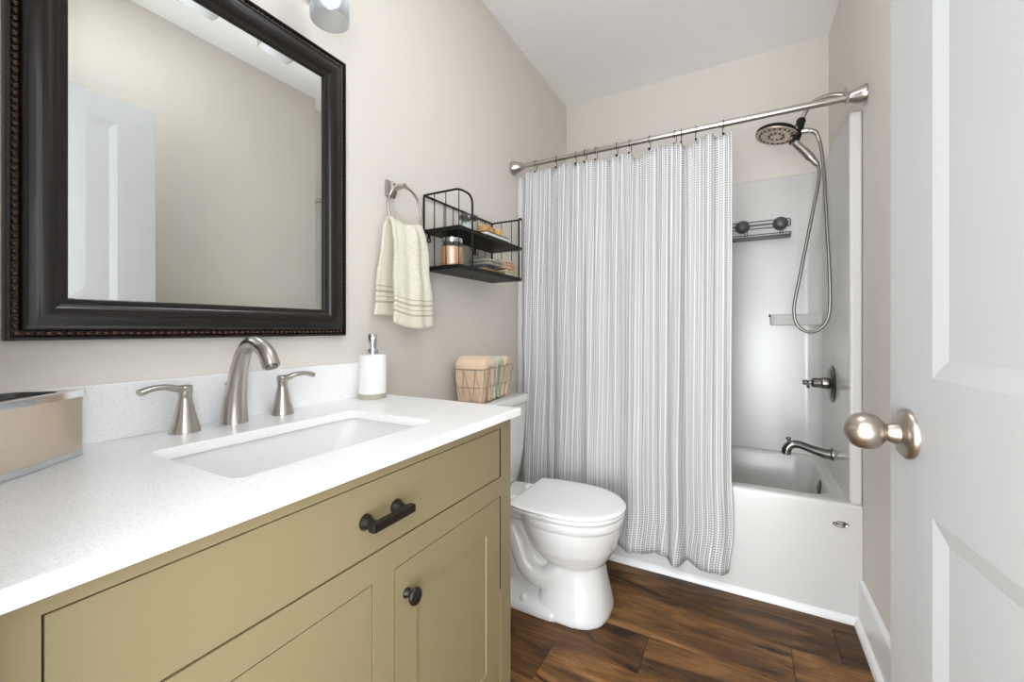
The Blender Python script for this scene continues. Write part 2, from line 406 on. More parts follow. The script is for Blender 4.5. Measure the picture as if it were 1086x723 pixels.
# countertop with an opening over the sink
CZ0, CZ1 = .885, .905
ct = thing('countertop', 'white quartz vanity countertop with backsplash around the sink', 'countertop', (.28, .54, CZ0))
SX0, SX1, SY0, SY1 = .18, .455, .335, .775
out = rect_match(.001, .555, FY+.003, 1.02); hole = rrect(SX0, SX1, SY0, SY1, .022)
def ins(p, d): return (min(max(p[0], .001+d), .555-d), min(max(p[1], FY+.003+d), 1.02-d))
rings = [[(x, y, CZ0) for x, y in hole], [(x, y, CZ0) for x, y in out], [(x, y, CZ1-.002) for x, y in out], [(*ins(p, .002), CZ1) for p in out], [(x, y, CZ1) for x, y in [(p[0]+(.001 if p[0] > .3 else -.001), p[1]+(.001 if p[1] > .55 else -.001)) for p in hole]], [(x, y, CZ1-.002) for x, y in hole], [(x, y, CZ0) for x, y in hole]]
build('slab', MB().loft(rings, False, False), M['quartz'], ct, sharp=30)
build('backsplash', MB().box(.001, .021, FY+.003, .955, CZ1, 1.014), M['quartz'], ct, bev=.0015)
sk = thing('sink', 'white rectangular undermount basin set into the countertop', 'sink', (.32, .555, .73))
def rr_z(x0, x1, y0, y1, r, z): return [(x, y, z) for x, y in rrect(x0, x1, y0, y1, r)]
zt = CZ0-.0005
rings = [rr_z(SX0-.02, SX1+.02, SY0-.02, SY1+.02, .03, zt-.012), rr_z(SX0-.02, SX1+.02, SY0-.02, SY1+.02, .03, zt), rr_z(SX0-.006, SX1+.006, SY0-.006, SY1+.006, .026, zt), rr_z(SX0-.002, SX1+.002, SY0-.002, SY1+.000, .026, zt-.012),
         rr_z(SX0+.008, SX1-.008, SY0+.010, SY1-.055, .035, zt-.085), rr_z(SX0+.02, SX1-.02, SY0+.025, SY1-.085, .04, zt-.108), rr_z(SX0+.05, SX1-.05, SY0+.07, SY1-.13, .04, zt-.116), rr_z(.30, .33, .50, .53, .012, zt-.120)]
b_ = MB().loft(rings, False, True)
rings2 = [[(x*1.0, y, z-.008) for x, y, z in r] for r in rings[3:]]
build('basin', b_, M['porcelain'], sk, sharp=60)
build('drain', MB().lathe([(.022, 0), (.022, .002), (.018, .003), (.016, .001), (0, .0015)], (.315, .515, zt-.1195), (0, 0, 1), 24), M['nickel'], sk)

# faucet
sp_ = thing('faucet_spout', 'tall curved brushed nickel faucet spout behind the sink', 'faucet', (.062, .54, CZ1))
pts = smooth_path([(.061, .54, CZ1), (.063, .54, .945), (.071, .54, .99), (.083, .54, 1.035), (.103, .54, 1.071), (.133, .54, 1.088), (.165, .54, 1.082), (.189, .54, 1.064), (.203, .54, 1.040)], 5)
rs = []
keys = [.0285, .0245, .0205, .0178, .0165, .0160, .0160, .0172, .0180]
for i in range(len(pts)):
    t = i/5; k = min(int(t), 7); rs.append(lerp(keys[k], keys[k+1], t-k))
build('spout', MB().tube(pts, rs, 24), M['nickel'], sp_, sharp=50)
build('aerator', MB().lathe([(.0125, 0), (.0125, .004), (0, .0041)], (.2035, .54, 1.0405), (.45, 0, -.9), 20), M['satin_nickel_dark'], sp_)
build('lift_rod', MB().tube([(.030, .54, .99), (.048, .54, 1.008)], .0025, 8).ball((.030, .54, .992), .005), M['nickel'], sp_)
def faucet_handle(y, s, label):
    t = thing('tap', label, 'tap', (.066, y, CZ1), 0, 'lever taps')
    build('stem', MB().lathe([(.0265, 0), (.0265, .009), (.0255, .011), (.0215, .025), (.0165, .047), (.0125, .066), (.0115, .072), (.0118, .073), (.0128, .088), (.013, .096), (.009, .0985), (0, .099)], (.066, y, CZ1), (0, 0, 1), 30), M['nickel'], t)
    z = CZ1+.089
    pts = smooth_path([(.066, y-s*.008, z), (.067, y+s*.012, z+.002), (.070, y+s*.034, z+.0085), (.073, y+s*.058, z+.009), (.076, y+s*.080, z+.003)], 5)
    w = [.0125, .0125, .0105, .0096, .0105]; ws = [lerp(w[min(int(i/5), 3)], w[min(int(i/5), 3)+1], i/5-min(int(i/5), 3)) for i in range(len(pts))]
    build('lever', MB().tube(pts, ws, 14, flat=.62, up=(0, 0, 1)), M['nickel'], t, sharp=60)
faucet_handle(.440, -1, 'brushed nickel lever handle left of the spout, lever pointing left')
faucet_handle(.652, 1, 'brushed nickel lever handle right of the spout, lever pointing right')

# ------------------------------------------------------------------ mirror
MY0, MY1, MZ0, MZ1 = .203, .884, 1.100, 1.933
mi = thing('wall_mirror', 'large rectangular wall mirror in a wide dark espresso frame above the vanity', 'mirror', (0, (MY0+MY1)/2, MZ0))
prof = [(0, .001), (0, .020), (.002, .023), (.0055, .023), (.0075, .019), (.0085, .014), (.0165, .014), (.0175, .022), (.019, .027), (.022, .0285), (.026, .0265), (.030, .0275), (.038, .033), (.046, .0345), (.054, .032), (.061, .0265), (.066, .0215), (.069, .0205), (.0725, .0195), (.076, .016), (.077, .011), (.077, .001)]
rings = []
for cy, cz, sy, sz in ((MY0, MZ0, 1, 1), (MY1, MZ0, -1, 1), (MY1, MZ1, -1, -1), (MY0, MZ1, 1, -1)):
    rings.append([(h, cy+sy*d, cz+sz*d) for d, h in prof])
rings.append(rings[0])
fr = build('frame', MB().loft(rings, False, False), M['frame'], mi, sharp=34)
mb = MB(); q = .0125
def beads(a0, a1, fn, ax):
    k = int((a1-a0)/q)
    for i in range(k):
        t = a0+(i+.5)*(a1-a0)/k
        mb.ball(fn(t), .0044, 8, 5, (1, 1.12, 1) if ax == 'y' else (1, 1, 1.12))
beads(MY0+.008, MY1-.008, lambda t: (.0165, t, MZ0+.0125), 'y'); beads(MY0+.008, MY1-.008, lambda t: (.0165, t, MZ1-.0125), 'y')
beads(MZ0+.018, MZ1-.018, lambda t: (.0165, MY0+.0125, t), 'z'); beads(MZ0+.018, MZ1-.018, lambda t: (.0165, MY1-.0125, t), 'z')
build('bead_moulding', mb, M['bead'], fr)['label'] = 'reddish brown beaded edge'
iy0, iy1, iz0, iz1 = MY0+.074, MY1-.074, MZ0+.074, MZ1-.074
bw, xb, xe = .026, .0125, .0113
vs = [(xe, iy0, iz0), (xe, iy1, iz0), (xe, iy1, iz1), (xe, iy0, iz1), (xb, iy0+bw, iz0+bw), (xb, iy1-bw, iz0+bw), (xb, iy1-bw, iz1-bw), (xb, iy0+bw, iz1-bw),
      (.006, iy0, iz0), (.006, iy1, iz0), (.006, iy1, iz1), (.006, iy0, iz1)]
mb = MB(); mb.add(vs, [(0,1,5,4),(1,2,6,5),(2,3,7,6),(3,0,4,7),(4,5,6,7),(8,11,10,9),(0,8,9,1),(1,9,10,2),(2,10,11,3),(3,11,8,0)])
build('mirror_glass', mb, M['mirror'], mi, smooth=False, sharp=.2)

# ------------------------------------------------------------------ vanity light above the mirror
vl = thing('vanity_light', 'wall light with clear glass shades above the mirror', 'light', (0, .54, 2.1))
build('backplate', MB().box(.001, .022, .24, .84, 2.06, 2.14), M['nickel'], vl, bev=.006)
for y in (.334, .54, .746):
    sh = build('shade', MB().lathe([(.020, .168), (.034, .160), (.044, .140), (.048, .10), (.049, .004), (.0485, 0), (.047, .0), (.0472, .004), (.046, .10), (.042, .138), (.033, .157), (.020, .165)], (.125, y, 1.940), (0, 0, 1), 36), M['shade_glass'], vl)
    build('bulb', MB().lathe([(0, 0), (.014, .003), (.024, .012), (.028, .026), (.026, .042), (.018, .062), (.013, .078), (.013, .095)], (.125, y, 1.978), (0, 0, 1), 20), M['bulb'], sh)
    build('arm', MB().tube(smooth_path([(.02, y, 2.10), (.06, y, 2.118), (.10, y, 2.135), (.125, y, 2.125), (.125, y, 2.095)], 5), .008, 12).lathe([(.022, .0), (.022, .03), (.012, .04)], (.125, y, 2.072), (0, 0, 1), 20), M['nickel'], vl)

# ------------------------------------------------------------------ tissue box
tb = thing('tissue_box', 'brushed metal tissue box cover with chrome edges at the left end of the counter', 'tissue box', (.100, .276, CZ1+.0005), math.atan2(-.108, .085))
# local x runs along the front face away from its right-hand edge, local y to the back (negative is the room side)
TL, TD = .20, .105
def tbox(a, z0, z1): return MB().loft([[(x, y, z) for x, y in rrect(-a, TL+a, -TD-a, a, .003, 2)] for z in (z0, z1)])
build('body', MB().loft([[(x, y, z) for x, y in rrect(0, TL, -TD, 0, .003, 2)] for z in (.011, .101)], False, False), M['steel'], tb, local=True)
build('base', tbox(.0008, 0, .011), M['chrome'], tb, local=True, bev=.0006)
hl = rrect(.018, TL-.018, -TD+.014, -.014, .02); ol = rect_match(-.0015, TL+.0015, -TD-.0015, .0015)
build('rim', MB().loft([[(x, y, .100) for x, y in hl], [(x, y, .100) for x, y in ol], [(x, y, .111) for x, y in ol], [(x, y, .111) for x, y in hl], [(x, y, .100) for x, y in hl]], False, False), M['chrome'], tb, local=True)
build('opening', MB().loft([[(x, y, z) for x, y in hl] for z in (.096, .1045)]), M['black'], tb, local=True)
tb.rotation_euler = (0, 0, math.atan2(-.108, .085))

# ------------------------------------------------------------------ soap dispenser
sd = thing('soap_dispenser', 'white cylindrical soap dispenser with chrome pump on the countertop', 'soap dispenser', (.072, .942, CZ1))
o_ = (.072, .942, CZ1)
build('base', MB().lathe([(.041, .0005), (.0415, .002), (.0415, .014), (.041, .015), (0, .0152)], o_, n=40), M['taupe_base'], sd)
build('bottle', MB().lathe([(.0395, .015), (.041, .016), (.041, .133), (.0395, .136), (.012, .1375), (0, .1375)], o_, n=40), M['white_ceramic'], sd)
build('collar', MB().lathe([(.018, .1375), (.018, .150), (.0165, .152), (.012, .153)], o_, n=28), M['chrome'], sd)
build('pump', MB().lathe([(.012, .153), (.012, .168), (.0145, .170), (.0145, .196), (.013, .199), (0, .1995)], o_, n=24).tube([(.080, .935, CZ1+.190), (.101, .916, CZ1+.187)], [.006, .0045], 10), M['chrome'], sd)

# ------------------------------------------------------------------ towel ring and towel
tr_ = thing('towel_ring', 'brushed nickel towel ring on the wall between mirror and shelf', 'towel ring', (0, 1.09, 1.61))
mb = MB(); mb.loft([[(.001, 1.084+sy*.022, 1.610+sz*.028) for sy, sz in ((-1, -1), (1, -1), (1, 1), (-1, 1))], [(.008, 1.084+sy*.022, 1.610+sz*.028) for sy, sz in ((-1, -1), (1, -1), (1, 1), (-1, 1))], [(.026, 1.086+sy*.011, 1.612+sz*.012) for sy, sz in ((-1, -1), (1, -1), (1, 1), (-1, 1))]])
build('wall_plate', mb, M['nickel'], tr_, bev=.0015)
build('post', MB().tube([(.020, 1.087, 1.612), (.070, 1.090, 1.614)], [.0095, .0085], 16), M['nickel'], tr_)
RC = (.060, 1.100, 1.531); RR = .081
build('ring', MB().tube([(RC[0], RC[1]+RR*cos(2*pi*i/56), RC[2]+RR*sin(2*pi*i/56)) for i in range(56)], .0045, 10, closed=True), M['nickel'], tr_)
mb = MB(); uvs = []
path = smooth_path([(.036, 1.165), (.033, 1.24), (.034, 1.33), (.042, 1.43), (.050, 1.466), (.062, 1.477), (.075, 1.466), (.085, 1.42), (.088, 1.32), (.090, 1.22), (.091, 1.12)], 6)
NS = len(path); NT = 26
for i, p in enumerate(path):
    s = i/(NS-1); front = s > .52
    d = (1.477-p[1])/.34                                             # how far below the ring
    for j in range(NT):
        t = j/(NT-1)*2-1
        hw = lerp(.076, .097, min(1, max(0, d)*1.15)) if front else lerp(.074, .088, min(1, max(0, d)))
        cy = lerp(1.102, 1.118, min(1, d)) if front else lerp(1.096, 1.070, min(1, d))
        x = p[0]+(.006*sin(t*4.2+1.0)+.004*sin(t*9+.5))*(1-.2*d)*(1 if front else .5)
        z = p[1]+(.016*(1-d)*(t*t) if d < 1 else 0)*max(0, 1-d*1.4)
        if front: z += d*d*(.014*(t < 0)*t*t - .010*sin((t+1)*1.5)*.6+.006)
        mb.v.append((x, cy+t*hw+.003*sin(p[1]*40+t*3), z)); uvs.append((j/(NT-1)*.2, max(0, (p[1]-1.115) if front else (p[1]-1.16))))
for i in range(NS-1):
    for j in range(NT-1): mb.f.append((i*NT+j, i*NT+j+1, (i+1)*NT+j+1, (i+1)*NT+j))
tw = tag(build('hand_towel', mb, M['towel'], uvs=uvs), 'cream hand towel hanging from the towel ring', 'towel')
so = tw.modifiers.new('thickness', 'SOLIDIFY'); so.thickness = .013; so.offset = 0
sb = tw.modifiers.new('soft', 'SUBSURF'); sb.levels = 1; sb.render_levels = 1

# ------------------------------------------------------------------ wall shelf with its things
SY, EY, SD = 1.26, 1.762, .172
ws = thing('wall_shelf', 'two-tier black wire wall shelf beside the towel ring', 'shelf', (0, (SY+EY)/2, 1.345))
for z, nm in ((1.490, 'upper'), (1.345, 'lower')):
    build('shelf_board', MB().box(.006, SD, SY+.004, EY-.004, z, z+.016), M['black_metal'], ws, bev=.0015)
TOPZ = 1.637
rail = smooth_path([(.006, EY, 1.40)], 1)
def corner(p0, p1, p2, r, k=6):
    a = (Vector(p0)-Vector(p1)).normalized(); b2 = (Vector(p2)-Vector(p1)).normalized(); p1 = Vector(p1); out = []
    A, B = p1+a*r, p1+b2*r
    for i in range(k+1):
        t = i/k; out.append((1-t)**2*A+2*t*(1-t)*p1+t*t*B)
    return out
FP0, FP1 = SY+.088, EY-.05
mb = MB()
pl = [Vector((.006, SY, 1.345)), *corner((.006, SY, 1.345), (.006, SY, TOPZ), (SD, SY, TOPZ), .012), *corner((.006, SY, TOPZ), (SD, SY, TOPZ), (SD, FP0, TOPZ), .02), *corner((SD, SY, TOPZ), (SD, FP0, TOPZ), (SD, FP0, 1.345), .04), Vector((SD, FP0, 1.345))]
mb.tube(pl, .0042, 8)
pr = [Vector((.006, EY, 1.345)), *corner((.006, EY, 1.345), (.006, EY, TOPZ), (SD, EY, TOPZ), .012), *corner((.006, EY, TOPZ), (SD, EY, TOPZ), (SD, EY-.03, TOPZ), .012), *corner((SD, EY, TOPZ), (SD, EY-.03, TOPZ), (SD, EY-.03, 1.345), .012), Vector((SD, EY-.03, 1.345))]
mb.tube(pr, .0042, 8); mb.tube([(.006, SY, TOPZ), (.006, EY, TOPZ)], .0042, 8)
for x in (.058, .112, SD): mb.tube([(x, SY, 1.35), (x, SY, TOPZ)], .0019, 6)
for x in (.060, .116, SD): mb.tube([(x, EY, 1.35), (x, EY, TOPZ)], .0019, 6)
for i in range(1, 8): mb.tube([(.006, lerp(SY, EY, i/8), 1.35), (.006, lerp(SY, EY, i/8), TOPZ)], .0019, 6)
build('wire_frame', mb, M['black_metal'], ws)
for y in (1.292, 1.615):
    build('hanging_tab', MB().tube([(.004, y+.008*cos(a), 1.470+.009*sin(a)) for a in [2*pi*i/14 for i in range(14)]], .0028, 6, closed=True).box(.002, .0065, y-.006, y+.006, 1.478, 1.4905), M['black_metal'], ws)
ZL, ZU = 1.3615, 1.5065
cj = thing('candle_jar', 'amber candle in a lidded glass jar on the lower shelf', 'candle', (.098, 1.318, ZL))
o_ = (.098, 1.318, ZL)
mbr = MB(); rings = []
for r, h in ((.040, .003), (.0425, .008), (.043, .062), (.042, .074)):
    rings.append([(o_[0]+(r+.0011*cos(10*2*pi*j/60))*cos(2*pi*j/60), o_[1]+(r+.0011*cos(10*2*pi*j/60))*sin(2*pi*j/60), ZL+h) for j in range(60)])
m = M['wax']; tint(m, noise(m, 55, 2, .5, stretch=(1, 1, .04)).outputs[0], [(.32, (178, 116, 72)), (.5, (226, 172, 122)), (.64, (250, 226, 200))])
build('wax', mbr.loft(rings), M['wax'], cj)
build('jar', MB().lathe([(.043, .0005), (.0455, .004), (.0458, .074), (.043, .082), (.0385, .085), (.0385, .096)], o_, n=40), M['glass'], cj)
build('lid', MB().lathe([(.0405, .092), (.0415, .094), (.0415, .108), (.038, .112), (0, .1125)], o_, n=36), M['chrome'], cj)
aj = thing('glass_jar', 'clear glass jar of white cotton with a domed lid on the upper shelf', 'jar', (.092, 1.440, ZU))
o_ = (.092, 1.440, ZU)
build('jar', MB().lathe([(.031, .0005), (.034, .003), (.034, .052), (.030, .062), (.030, .066)], o_, n=32), M['glass'], aj)
mb = MB()
for i in range(40):
    a = random.random()*6.28; r = random.random()**.5*.023; mb.ball((o_[0]+r*cos(a), o_[1]+r*sin(a), ZU+.010+random.random()*.045), .0085, 8, 5)
ct_ = build('cotton_balls', mb, M['white_ceramic'], aj); ct_['kind'] = 'stuff'
build('lid', MB().lathe([(.030, .064), (.041, .068), (.0425, .072), (.039, .080), (.028, .085), (.014, .0865), (0, .087)], o_, n=36), thin_glass('smoked_lid_glass', (175, 177, 178), .16), aj)
M['paper'] = mat('white_paper', (238, 236, 230), .7); M['book_cover'] = mat('white_book_cover', (232, 230, 226), .4); M['book_edge'] = mat('dark_cover_edge', (62, 56, 50), .5)
bk = thing('book', 'white-paged book with dark covers lying flat on the upper shelf under three soaps', 'book', (.112, 1.545, ZU+.0003))
bz = ZU+.0003
build('pages', MB().box(.056, .164, 1.462, 1.638, bz+.003, bz+.015), M['paper'], bk)
build('cover', MB().box(.054, .168, 1.458, 1.642, bz, bz+.0028).box(.054, .168, 1.458, 1.642, bz+.0152, bz+.018).box(.050, .056, 1.458, 1.642, bz, bz+.018), M['book_edge'], bk)
M['soap1'] = mat('amber_soap', (206, 158, 92), .4); M['soap2'] = mat('caramel_soap', (186, 138, 84), .4); M['soap3'] = mat('honey_soap', (222, 178, 108), .4)
for y, x, mm, lb in ((1.508, .120, 'soap1', 'amber soap bar on the white book, nearest the glass jar'), (1.556, .122, 'soap2', 'caramel soap bar on the white book, middle of the three'), (1.606, .130, 'soap3', 'honey soap bar on the white book, farthest right of the three')):
    z0 = bz+.0185
    tag(build('soap_bar', MB().loft([[(px, py, z) for px, py in rrect(x-.018, x+.018, y-.017, y+.017, .008, 4)] for z in (z0, z0+.034)]), M[mm], bev=.003), lb, 'soap', 'soap bars on the book')
# folded cloths
def cloth_mat(name, rgb, rgb2, sc=70):
    m = mat(name, rgb, .95); w = N(m, 'ShaderNodeTexWave'); w.inputs['Scale'].default_value = sc; w.inputs['Distortion'].default_value = 1.0; tc = N(m, 'ShaderNodeTexCoord'); L(m, tc.outputs['Object'], w.inputs['Vector'])
    tint(m, w.outputs['Fac'], [(.2, rgb), (.8, rgb2)]); bump(m, noise(m, 400, 3).outputs[0], .4, .002); return m
def folded(name, label, x0, x1, y0, y1, z0, h, m, layers=2, rz=0):
    """a cloth folded in a serpentine, its fold loops showing on the room side; sheet section in y-z runs along x"""
    t = h/layers; sec = []; th = t*.86
    mb = MB(); cx, cy = (x0+x1)/2, (y0+y1)/2
    pts = []
    for k in range(layers):
        zc = z0+t*(k+.5); row = [(y0+.004+t/2, zc), (lerp(y0, y1, .35), zc), (lerp(y0, y1, .65), zc), (y1-.004-t/2, zc)]
        if k % 2: row.reverse()
        pts += row
        if k < layers-1: pts.append(((y1 if k % 2 == 0 else y0), z0+t*(k+1)))
    pts2 = smooth_path([(0, a, b2) for a, b2 in pts], 5)
    half = th/2
    rings = []
    for u in (x0, x0+.006, lerp(x0, x1, .3), lerp(x0, x1, .7), x1-.006, x1):
        sh = .6 if u in (x0, x1) else 1.0; up, dn = [], []
        for i, p in enumerate(pts2):
            q0 = pts2[max(i-1, 0)]; q1 = pts2[min(i+1, len(pts2)-1)]; tg = (q1-q0).normalized(); nn = Vector((0, -tg.z, tg.y))
            e = half*sh*(.55 if i in (0, len(pts2)-1) else 1); wob = .0012*sin(u*140+i*.5)
            up.append((u+.002*sin(i*.7), p.y+nn.y*e+wob, p.z+nn.z*e)); dn.append((u+.002*sin(i*.7), p.y-nn.y*e+wob, p.z-nn.z*e))
        rings.append(up+dn[::-1])
    if rz:
        R = Matrix.Rotation(rz, 3, 'Z'); rings = [[tuple(R @ Vector((p[0]-cx, p[1]-cy, 0)) + Vector((cx, cy, p[2]))) for p in r] for r in rings]
    mb.loft(rings)
    return tag(build(name, mb, m, sharp=70), label, 'cloth', 'folded cloths on the lower shelf')
cm = [cloth_mat('mustard_cloth', (150, 118, 62), (176, 148, 96)), cloth_mat('cream_cloth', (222, 212, 186), (196, 184, 158)), cloth_mat('rose_tan_cloth', (196, 158, 132), (216, 184, 160)), cloth_mat('navy_cloth', (52, 58, 84), (78, 82, 100)), cloth_mat('grey_green_cloth', (120, 122, 104), (168, 168, 150))]
folded('folded_cloth', 'mustard brown cloth lying flat at the bottom of the cloth pile', .050, .160, 1.440, 1.640, ZL+.001, .012, cm[0], 1)
folded('folded_cloth', 'cream rolled cloth at the right end of the lower shelf, under the rose one', .050, .152, 1.642, 1.742, ZL+.001, .030, cm[1], 2)
folded('folded_cloth', 'rose tan rolled cloth on the cream one in the shelf pile', .045, .152, 1.620, 1.738, ZL+.032, .028, cm[2], 2)
folded('folded_cloth', 'navy cloth folded in the middle of the shelf pile', .040, .140, 1.470, 1.616, ZL+.0145, .016, cm[3], 1)
folded('folded_cloth', 'grey green cloth rolled on top of the navy cloth in the shelf pile', .040, .150, 1.490, 1.618, ZL+.032, .028, cm[4], 2, .0)
folded('folded_cloth', 'pale sand cloth on top of the rose tan cloth at the shelf end', .040, .150, 1.630, 1.738, ZL+.061, .016, cloth_mat('sand_cloth', (214, 202, 172), (190, 178, 150)), 1)

# ------------------------------------------------------------------ toilet
TC = 1.63
tl = thing('toilet', 'white two-piece toilet with closed lid between vanity and shower curtain', 'toilet', (.34, TC, 0))
def sup(x0, x1, hw, z, ef=2.4, n=44, ys=0.0, eb=None):
    """superellipse ring; front half (toward +x) and back half share the length"""
    cx = x0+(x1-x0)*.45; pts = []
    for j in range(n):
        a = 2*pi*j/n; c_, s_ = cos(a), sin(a); e = ef if c_ >= 0 else (eb or ef)
        rx = (x1-cx) if c_ >= 0 else (cx-x0)
        pts.append((cx+rx*math.copysign(abs(c_)**(2/e), c_), TC+ys+hw*math.copysign(abs(s_)**(2/e), s_), z))
    return pts
mb = MB()
# bowl and front pedestal
mb.loft([sup(.350, .634, .148, 0, 2.7, eb=4), sup(.350, .635, .148, .018, 2.7, eb=4), sup(.362, .628, .138, .06, 2.6, eb=4), sup(.372, .616, .122, .12, 2.5, eb=3.5), sup(.380, .606, .110, .175, 2.4, eb=3), sup(.375, .606, .110, .195, 2.3), sup(.335, .628, .140, .222, 2.2), sup(.295, .651, .164, .265, 2.2), sup(.275, .666, .177, .315, 2.2), sup(.268, .671, .180, .350, 2.25), sup(.270, .668, .177, .358, 2.3), sup(.262, .680, .183, .364, 2.3), sup(.262, .682, .184, .386, 2.3), sup(.268, .676, .178, .391, 2.3)])
# deck under the tank
mb.loft([[(x, y, z) for x, y in rrect(.03, .36, TC-w, TC+w, .03)] for z, w in ((.335, .10), (.355, .125), (.40, .135))])
# foot
mb.loft([[(x, y, z) for x, y in rrect(.10, .48, TC-w, TC+w, .05)] for z, w in ((0, .156), (.018, .156), (.034, .148), (.055, .11), (.07, .08))])
# trapway
for s in (-1, 1):
    pt = smooth_path([(.50, TC+s*.05, .235), (.45, TC+s*.075, .165), (.385, TC+s*.088, .125), (.315, TC+s*.088, .15), (.270, TC+s*.080, .225), (.225, TC+s*.07, .285), (.175, TC+s*.06, .285), (.145, TC+s*.055, .2), (.14, TC+s*.055, .02)], 6)
    mb.tube(pt, .042, 16)
mb.loft([[(x, y, z) for x, y in rrect(.12, .42, TC-w, TC+w, .03)] for z, w in ((.01, .085), (.33, .07))])
bw_ = build('bowl', mb, M['porcelain'], tl)
rm = bw_.modifiers.new('join', 'REMESH'); rm.mode = 'VOXEL'; rm.voxel_size = .0048; rm.use_smooth_shade = True
sm = bw_.modifiers.new('soften', 'SMOOTH'); sm.factor = .5; sm.iterations = 4
def dshape(x0, x1, hw, z, n=40):
    """D-shaped seat outline: straight back edge, elliptical front"""
    pts = []; xm = x0+(x1-x0)*.46
    for j in range(n+1):
        a = -pi/2+pi*j/n; pts.append((xm+(x1-xm)*max(cos(a), 0)**.92, TC+hw*sin(a), z))
    bk_ = []
    for t in (.25, .5, .75): bk_.append((lerp(xm, x0+.03, t), TC+hw*(1-.07*t*t), z))
    bk_ += [(x0+.012, TC+hw*.90, z), (x0, TC+hw*.84, z)]
    return pts+bk_+[(x, 2*TC-y, zz) for x, y, zz in reversed(bk_)]
build('seat', MB().loft([dshape(.275, .668, .170, .3925), dshape(.270, .677, .178, .395), dshape(.265, .683, .183, .398), dshape(.265, .684, .184, .404), dshape(.270, .678, .178, .4075), dshape(.285, .655, .16, .408)]), M['plastic_seat'], tl, sharp=60)
build('lid', MB().loft([dshape(.285, .655, .16, .4085), dshape(.270, .674, .175, .4105), dshape(.262, .685, .185, .4135), dshape(.260, .688, .188, .420), dshape(.264, .683, .183, .4255), dshape(.275, .668, .17, .4275), dshape(.33, .60, .10, .429)]), M['plastic_seat'], tl, sharp=60)
build('tank', MB().loft([[(x, y, z) for x, y in rrect(a, b2, TC-w, TC+w, r)] for z, a, b2, w, r in ((.402, .03, .135, .145, .03), (.412, .02, .150, .160, .035), (.55, .016, .166, .182, .035), (.772, .012, .178, .197, .035))]), M['porcelain'], tl, sharp=50)
build('tank_lid', MB().loft([[(x, y, z) for x, y in rrect(a, b2, TC-w, TC+w, r)] for z, a, b2, w, r in ((.772, .010, .184, .203, .038), (.778, .006, .190, .208, .042), (.800, .006, .190, .208, .042), (.807, .008, .187, .205, .040), (.810, .014, .180, .198, .036))]), M['porcelain'], tl, sharp=50)
build('flush_lever', MB().lathe([(.014, 0), (.014, .006), (.009, .012)], (.172, TC-.14, .715), (1, 0, 0), 18).tube([(.184, TC-.14, .715), (.190, TC-.12, .713), (.192, TC-.075, .708)], [.006, .006, .007], 10), M['chrome'], tl)
for s in (-1, 1): build('bolt_cap', MB().lathe([(.015, 0), (.016, .004), (.014, .016), (.008, .023), (0, .025)], (.315, TC+s*.128, .036), (0, 0, 1), 20), M['porcelain'], tl)
for s in (-1, 1): build('hinge_cap', MB().box(.225, .262, TC+s*.075-.02, TC+s*.075+.02, .398, .416), M['plastic_seat'], tl, bev=.005)

# ------------------------------------------------------------------ basket with towels on the tank
BZ = .8105; BR = radians(8)
bc = (.086, 1.570)
bsk = thing('wire_basket', 'wire basket of towels on the toilet tank', 'basket', (bc[0], bc[1], BZ), BR)
M['wire'] = mat('champagne_wire', (172, 160, 138), .4, .6)
def loopz(hx, hy, r, z): return [(x, y, z) for x, y in rrect(-hx, hx, -hy, hy, r, 5)]
LV = [(.002, .055, .132), (.070, .063, .142), (.146, .072, .152)]
mb = MB(); mb.tube(loopz(.072, .176, .03, .146), .0024, 8, closed=True)
build('rim', mb, M['wire'], bsk, local=True)
mb = MB(); mb.tube(loopz(.063, .160, .028, .070), .0014, 6, closed=True); mb.tube(loopz(.055, .146, .025, .002), .0016, 6, closed=True)
for x in (-.03, 0, .03): mb.tube([(x, -.130, .002), (x, .130, .002)], .0012, 6)
def per(hx, hy, t):
    p = rrect(-hx, hx, -hy, hy, .028, 5); k = t*len(p); i = int(k) % len(p); j = (i+1) % len(p); return lerp(p[i][0], p[j][0], k % 1), lerp(p[i][1], p[j][1], k % 1)
def perim(hx, hy, d):
    """point at a share d of the rectangle's perimeter"""
    w, h = 2*hx, 2*hy; P_ = 2*(w+h); s = (d % 1)*P_
    if s < w: return -hx+s, -hy
    s -= w
    if s < h: return hx, -hy+s
    s -= h
    if s < w: return hx-s, hy
    s -= w
    return -hx, hy-s
NZ = 18
for i in range(NZ):
    a = perim(.070, .174, i/NZ); b2 = perim(.0545, .1455, (i+.5)/NZ); c2 = perim(.070, .174, (i+1)/NZ)
    mb.tube([(*a, .146), (*b2, .002)], .0011, 5); mb.tube([(*b2, .002), (*c2, .146)], .0011, 5)
build('wires', mb, M['wire'], bsk, local=True)
